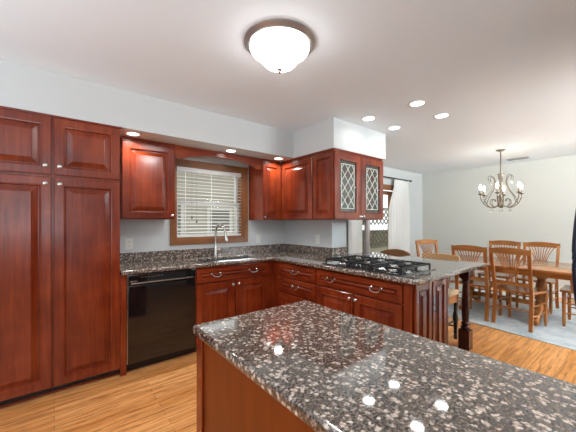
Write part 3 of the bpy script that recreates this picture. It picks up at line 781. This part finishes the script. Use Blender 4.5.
spots = [(4.69, 1.065, -.15, 'oak fan-back dining chair nearest the camera, in full view with its back to the kitchen'),
         (4.715, 1.545, -.10, 'oak fan-back dining chair tucked in on the kitchen side, partly behind the granite bar corner'),
         (5.74, 1.60, PI - .06, 'oak fan-back dining chair across the table below the chandelier, left of its twin'),
         (5.74, 1.10, PI, 'oak fan-back dining chair across the table, rightmost on the wall side'),
         (5.18, 2.31, -PI / 2 - .42, 'oak dining chair alone at the table end nearest the white curtain')]
for i, (x, y, a, lab) in enumerate(spots):
    o = ch if i == 0 else copy_tree(ch)
    o.location = (x, y, RUGZ); o.rotation_euler = (0, 0, a); o['label'] = lab
ac = make_chair(True); ac.location = (5.22, .50, RUGZ); ac.rotation_euler = (0, 0, PI / 2); ac['label'] = 'oak dining armchair at the right table end, half hidden by the dark handle'
# table
TX0, TX1, TY0, TY1, TZ = 4.53, 5.60, .42, 2.22, .752
tb = thing('dining_table', (5.07, 1.32, RUGZ), 'glossy oak dining table with two pedestals standing on the rug', 'table')
g = G(); rr = .12
pts = arc((TX1 - rr, TY0 + rr), rr, -PI / 2, 0, 6) + arc((TX1 - rr, TY1 - rr), rr, 0, PI / 2, 6) + arc((TX0 + rr, TY1 - rr), rr, PI / 2, PI, 6) + arc((TX0 + rr, TY0 + rr), rr, PI, 1.5 * PI, 6)
g.prism(pts, TZ - .028, TZ, 'z')
es = [e for e in g.bm.edges if abs(e.verts[0].co.z - e.verts[1].co.z) < 1e-6]
bmesh.ops.bevel(g.bm, geom=es, offset=.007, segments=3, profile=.5, affect='EDGES')
g.build('tabletop', oak_x, tb)
g = G(); x0, x1, y0, y1 = TX0 + .09, TX1 - .09, TY0 + .12, TY1 - .12
g.box(x0, x0 + .02, y0, y1, TZ - .10, TZ - .0285); g.box(x1 - .02, x1, y0, y1, TZ - .10, TZ - .0285); g.box(x0 + .02, x1 - .02, y0, y0 + .02, TZ - .10, TZ - .0285); g.box(x0 + .02, x1 - .02, y1 - .02, y1, TZ - .10, TZ - .0285)
g.build('apron', oak_x, tb)
for yy in (.92, 1.78):
    g = G(); g.lathe([(.075, .14), (.085, .16), (.05, .20), (.062, .26), (.078, .36), (.06, .48), (.045, .55), (.07, .58), (.07, .62), (.11, .65), (.11, TZ - .029 - RUGZ)], c=(5.065, yy, RUGZ), seg=24); pc = g.build('pedestal', oak, tb)
    for s in (-1, 1):
        g = G(); g.tube(smoothpts([(5.065 + s * .05, yy, RUGZ + .20), (5.065 + s * .16, yy, RUGZ + .17), (5.065 + s * .27, yy, RUGZ + .06), (5.065 + s * .34, yy, RUGZ + .036)], 5), [.045 - .0008 * k for k in range(16)], 10); g.build('pedestal_foot', oak, pc)
g = G(); g.box(5.04, 5.09, .97, 1.73, .20, .26, .005); g.build('cross_beam', oak_x, tb)

# ---------------------------------------------------------------- ceiling lights
def can(x, y, z, label, group, r=.075, power=5):
    t = thing('recessed_light', (x, y, z), label, 'ceiling light', group)
    g = G(); g.lathe([(r * .80, -.001), (r * .80, -.004), (r, -.005), (r * 1.12, -.003), (r * 1.12, -.0005)], c=(x, y, z), seg=28); g.build('trim_ring', m_white, t)
    g = G(); g.lathe([(0, -.0035), (r * .79, -.0035), (r * .79, -.001), (0, -.001)], c=(x, y, z), seg=28); g.build('lens', m_lens, t)
    a = area('recessed_light_glow', (x, y, z - .012), (0, 0, 0), r * 1.5, 0, power * .8, (1, .98, .94), 'DISK', 2.6); a.parent = None
    return t
for x, y, lab in ((2.70, 1.95, 'recessed ceiling light closest to the soffit corner'), (3.21, 1.95, 'recessed ceiling light farthest from camera, behind the one by the soffit corner'),
                  (2.72, 1.41, 'recessed ceiling light nearest the camera, largest of the cluster of four'), (3.24, 1.41, 'recessed ceiling light rightmost in the cluster of four, nearest the chandelier')):
    can(x, y, CEIL, lab, 'recessed lights in the ceiling above the bar', power=1.0)
for x, y, lab in ((.565, 2.985, 'recessed light in the soffit above the wall cabinet beside the pantry'), (1.57, 3.0, 'recessed light in the soffit above the sink window valance'), (2.235, 2.985, 'recessed light in the soffit above the corner wall cabinet')):
    can(x, y, SO_Z, lab, 'recessed lights under the soffit', r=.062, power=3.5)
flx, fly = 1.118, 1.480
fl = thing('flush_ceiling_light', (flx, fly, CEIL), 'lit frosted bowl ceiling light above the island', 'ceiling light')
g = G(); g.lathe([(.200, -.0005), (.224, -.002), (.226, -.010), (.216, -.018), (.206, -.022), (.200, -.032), (.186, -.032)], c=(flx, fly, CEIL), seg=48); o = g.build('pan', simple('satin_nickel_ring', (.40, .37, .35), .32, .75), fl)
g = G(); g.lathe([(.185, -.033), (.187, -.044), (.180, -.058), (.160, -.070), (.142, -.078), (.134, -.086), (.124, -.108), (.098, -.138), (.06, -.158), (.012, -.166)], c=(flx, fly, CEIL), seg=48); g.build('glass_bowl', m_bowl, fl)
g = G(); g.lathe([(.003, -.164), (.017, -.168), (.017, -.173), (.007, -.180), (.010, -.188), (.006, -.194), (0, -.200)], c=(flx, fly, CEIL), seg=16); g.build('finial', m_nickel, fl)
area('flush_light_glow', (flx, fly, CEIL - .21), (0, 0, 0), .22, 0, 10, (.95, .98, 1), 'DISK')
# chandelier
cx, cy = 5.50, 1.495
cd = thing('chandelier', (cx, cy, CEIL), 'aged bronze scroll-arm chandelier with lit candle bulbs above the dining table', 'chandelier')
g = G(); g.lathe([(.065, -.0005), (.065, -.006), (.045, -.020), (.012, -.030), (0, -.031)], c=(cx, cy, CEIL), seg=24); g.build('canopy', m_bronze, cd)
g = G(); g.tube([(cx, cy, CEIL - .03), (cx, cy, 2.09)], .009, 10); g.build('stem', m_bronze, cd)
g = G(); g.lathe([(.010, 2.092), (.045, 2.085), (.045, 2.075), (.014, 2.06), (.012, 1.78), (.020, 1.76), (.030, 1.72), (.016, 1.68), (.012, 1.62), (.030, 1.59), (.022, 1.56), (0, 1.545)], c=(cx, cy, 0), seg=16); g.build('column', m_bronze, cd)
def crystal(g, x, y, z, s=1.0):
    g.lathe([(0, 0), (.007 * s, -.014 * s), (.011 * s, -.032 * s), (0, -.05 * s)], c=(x, y, z), seg=8)
for k in range(6):
    a = 2 * PI * k / 6 + .12
    R = lambda r, z: (cx + r * math.cos(a), cy + r * math.sin(a), z)
    g = G(); g.tube(smoothpts([R(.02, 1.62), R(.06, 1.575), R(.14, 1.555), R(.22, 1.60), R(.27, 1.68), R(.282, 1.755)], 6), .0072, 8)
    ar = g.build('arm', m_bronze, cd)
    g = G(); g.tube(smoothpts([R(.235, 1.615), R(.20, 1.72), R(.12, 1.84), R(.085, 1.95), R(.11, 2.04), R(.155, 2.055), R(.175, 2.01), R(.155, 1.98)], 6), .0052, 8); g.build('upper_scroll', m_bronze, ar)
    g = G(); g.tube(smoothpts([R(.10, 1.565), R(.145, 1.62), R(.13, 1.68), R(.09, 1.685), R(.075, 1.65)], 6), .0055, 8); g.build('inner_scroll', m_bronze, ar)
    px_, py_, _ = R(.282, 0)
    g = G(); g.lathe([(.010, 1.755), (.034, 1.768), (.036, 1.776), (.012, 1.780), (.012, 1.835), (.009, 1.838)], c=(px_, py_, 0), seg=14); g.build('candle_cup', m_bronze, ar)
    g = G(); g.lathe([(.008, 1.8385), (.018, 1.865), (.018, 1.885), (.009, 1.915), (0, 1.93)], c=(px_, py_, 0), seg=12); g.build('bulb', m_bulb, ar)
    for q, sz in (((px_, py_, 1.75), 1.2), (R(.155, 1.978), 1.2), (R(.14, 1.545), 1.4)):
        g = G(); crystal(g, *q, sz); g.build('crystal', m_crystal, ar)
pl = bpy.data.lights.new('chandelier_glow', 'POINT'); pl.energy = 8; pl.color = (1, .93, .82); pl.shadow_soft_size = .25
plo = bpy.data.objects.new('chandelier_glow', pl); C.objects.link(plo); plo.location = (cx, cy, 1.90)
# ceiling vent
vt = thing('ceiling_vent', (6.50, 1.50, CEIL), 'slim white ceiling vent behind the chandelier', 'vent')
g = G(); g.box(6.40, 6.56, 1.34, 1.66, CEIL - .012, CEIL - .0005, .003); g.build('vent_frame', simple('vent_grey_white', (.5, .5, .48), .5), vt)
g = G()
for k in range(6): g.box(6.42 + k * .021, 6.432 + k * .021, 1.36, 1.64, CEIL - .016, CEIL - .0125)
g.build('louvres', simple('vent_louvre_grey', (.25, .25, .24), .5), vt)

# ---------------------------------------------------------------- window dressings
bd = thing('window_blind', (1.54, 3.49, 1.15), 'white horizontal slat blind hanging in the sink window', 'blind')
bx0, bx1 = WIN[0] + .025, WIN[1] - .025
g = G(); g.box(bx0, bx1, 3.462, 3.512, 1.925, 1.978, .003); g.build('headrail', m_blind, bd)
g = G(); n = 18
for k in range(n):
    z = 1.905 - k * .0415
    g.M = Matrix.Translation((0, 3.487, z)) @ Matrix.Rotation(math.radians(12), 4, 'X')
    g.box(bx0, bx1, -.024, .024, -.0013, .0013)
g.build('slats', m_blind, bd, False)
g = G(); g.box(bx0, bx1, 3.464, 3.510, 1.145, 1.168, .003); g.build('bottom_rail', m_blind, bd)
g = G()
for x in (bx0 + .10, (bx0 + bx1) / 2, bx1 - .10): g.box(x - .0035, x + .0035, 3.4605, 3.4615, 1.165, 1.93)
g.build('ladder_tapes', m_blind, bd)
for x, z in ((bx0 + .175, 1.40), (bx0 + .235, 1.35)):
    g = G(); g.tube([(x, 3.457, 1.93), (x, 3.457, z)], .0022, 6); c_ = g.build('pull_cord', simple('grey_cord', (.3, .3, .3), .7), bd)
    g = G(); g.lathe([(0, .0), (.007, -.006), (.009, -.035), (0, -.04)], c=(x, 3.457, z), seg=10); g.build('tassel', simple('dark_tassel', (.08, .07, .06), .6), c_)

g = G(); g.tube([(3.30, 3.36, 2.235), (6.17, 3.36, 2.235)], .013, 12)
cr = tag(g.build('curtain_rod', m_black_rod), 'black iron curtain rod above the patio door', 'curtain rod')
g = G(); g.lathe([(.006, 0), (.022, .012), (.024, .028), (.012, .045), (0, .05)], seg=14, M=Matrix.Translation((6.171, 3.36, 2.235)) @ Matrix.Rotation(PI / 2, 4, 'Y')); g.build('finial', m_black_rod, cr)
for x in (3.45, 6.10):
    g = G(); g.box(x - .008, x + .008, 3.374, 3.4485, 2.228, 2.242); g.box(x - .02, x + .02, 3.442, 3.449, 2.205, 2.265); g.build('bracket', m_black_rod, cr)
def curtain(x0, x1, tx0, tx1, folds, label):
    g = G(); nu, nv = folds * 10, 14; zt, zb = 2.215, .02; rows = []
    for off in (0, .004):
        rr_ = []
        for j in range(nv + 1):
            t = j / nv; z = zt + (zb - zt) * t; e = min(1, t * 3.2); e = e * e * (3 - 2 * e)
            a, b_ = tx0 + (x0 - tx0) * e, tx1 + (x1 - tx1) * e
            rr_.append([g.V((a + (b_ - a) * i / nu + .006 * math.sin(i * .7 + j * .4), 3.36 + off + (.014 + .020 * e) * math.sin(2 * PI * folds * i / nu + .5 * math.sin(3 * t)), z)) for i in range(nu + 1)])
        rows.append(rr_)
    for s in (0, 1):
        for j in range(nv):
            for i in range(nu): g.face([rows[s][j][i], rows[s][j][i + 1], rows[s][j + 1][i + 1], rows[s][j + 1][i]])
    A, B = rows
    for j in range(nv):
        for i in (0, nu): g.face([A[j][i], A[j + 1][i], B[j + 1][i], B[j][i]])
    for i in range(nu):
        for j in (0, nv): g.face([A[j][i], A[j][i + 1], B[j][i + 1], B[j][i]])
    return tag(g.build('curtain', m_curtain), label, 'curtain', 'white curtains at the patio door')
curtain(4.10, 4.44, 4.10, 4.42, 5, 'white curtain panel at the left of the patio door beside the wall stub')
curtain(5.36, 6.12, 5.55, 6.09, 8, 'white gathered curtain panel at the right of the patio door by the room corner')

# ---------------------------------------------------------------- outdoors
g = G(); g.box(-8, 18, 3.75, 24, -.30, -.12); tag(g.build('patio_ground', m_snow), 'pale concrete yard outside the patio door', 'ground', kind='structure')
lf = thing('lattice_fence', (8.0, 5.4, -.12), 'weathered lattice fence with a white rail outside the patio door', 'fence')
def lattice(x0, x1, z0, z1, y):
    g = G(); s = .20
    for sg in (1, -1):
        k = -60
        while k < 120:
            c = x0 + k * s; P = []
            # line x = c + sg*(z - z0)
            za, zb = z0, z1
            xa, xb = c + sg * 0, c + sg * (z1 - z0)
            if max(xa, xb) > x0 and min(xa, xb) < x1:
                def at(x): return z0 + (x - c) * sg
                for bx in (x0, x1):
                    if min(xa, xb) < bx < max(xa, xb):
                        if xa < x0 <= xb or xa > x1 >= xb:
                            xa2 = x0 if xa < x0 else x1; za = at(xa2); xa = xa2
                        if xb < x0 or xb > x1:
                            xb2 = x0 if xb < x0 else x1; zb = at(xb2); xb = xb2
                if xa != xb and x0 - 1e-6 <= min(xa, xb) and max(xa, xb) <= x1 + 1e-6:
                    yy = y + (.006 if sg > 0 else -.006)
                    g.bar((xa, yy, za), (xb, yy, zb), .042, .012)
            k += 1
    return g
Mx = lattice(5.6, 9.4, .60, 1.08, 5.4); Mx.build('lower_lattice', m_lattice, lf, False)
Mx = lattice(5.6, 9.4, 1.24, 1.72, 5.4); Mx.build('upper_lattice', m_lattice, lf, False)
g = G(); g.box(5.6, 9.4, 5.36, 5.44, 1.085, 1.235, .004); g.build('white_rail', m_white, lf)
g = G(); g.box(5.6, 9.4, 5.37, 5.43, .52, .595, .004); g.box(5.6, 9.4, 5.37, 5.43, 1.725, 1.78, .004); g.build('rail', m_lattice, lf)
for x in (5.55, 7.3, 9.45):
    g = G(); g.box(x - .045, x + .045, 5.45, 5.54, -.12, 1.85, .004); g.build('fence_post', m_lattice, lf)
g = G(); g.box(5.6, 9.4, 5.46, 5.48, -.12, 1.06); g.build('backing_board', simple('olive_board', (.26, .24, .16), .8), lf)
# neighbouring house seen through the blind
nh = thing('neighbour_house', (2.5, 8.2, -.12), 'white-sided house seen through the blind of the sink window', 'house')
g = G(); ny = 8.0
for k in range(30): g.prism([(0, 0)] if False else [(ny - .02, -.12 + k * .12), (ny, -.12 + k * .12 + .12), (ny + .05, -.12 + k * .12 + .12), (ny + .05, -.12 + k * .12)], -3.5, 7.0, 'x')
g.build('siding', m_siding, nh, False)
for x0, x1, z0, z1 in ((2.05, 2.75, .35, 1.9), (3.4, 4.2, .3, 1.75), (.3, 1.2, .4, 1.9), (4.7, 5.4, .3, 1.8)):
    g = G(); f = .09
    g.box(x0, x0 + f, ny - .07, ny - .021, z0, z1); g.box(x1 - f, x1, ny - .07, ny - .021, z0, z1); g.box(x0 + f, x1 - f, ny - .07, ny - .021, z0, z0 + f); g.box(x0 + f, x1 - f, ny - .07, ny - .021, z1 - f, z1); g.box(x0 + f, x1 - f, ny - .065, ny - .03, (z0 + z1) / 2 - .03, (z0 + z1) / 2 + .03)
    s = g.build('window_frame', m_houseframe, nh)
    g = G(); g.box(x0 + f, x1 - f, ny - .045, ny - .0405, z0 + f, z1 - f); g.build('window_pane', m_taupe, s)
g = G(); g.prism([(7.4, 3.45), (10, 4.6), (10, 4.7), (7.4, 3.55)], -3.8, 7.3, 'x'); g.build('roof', m_slate, nh)
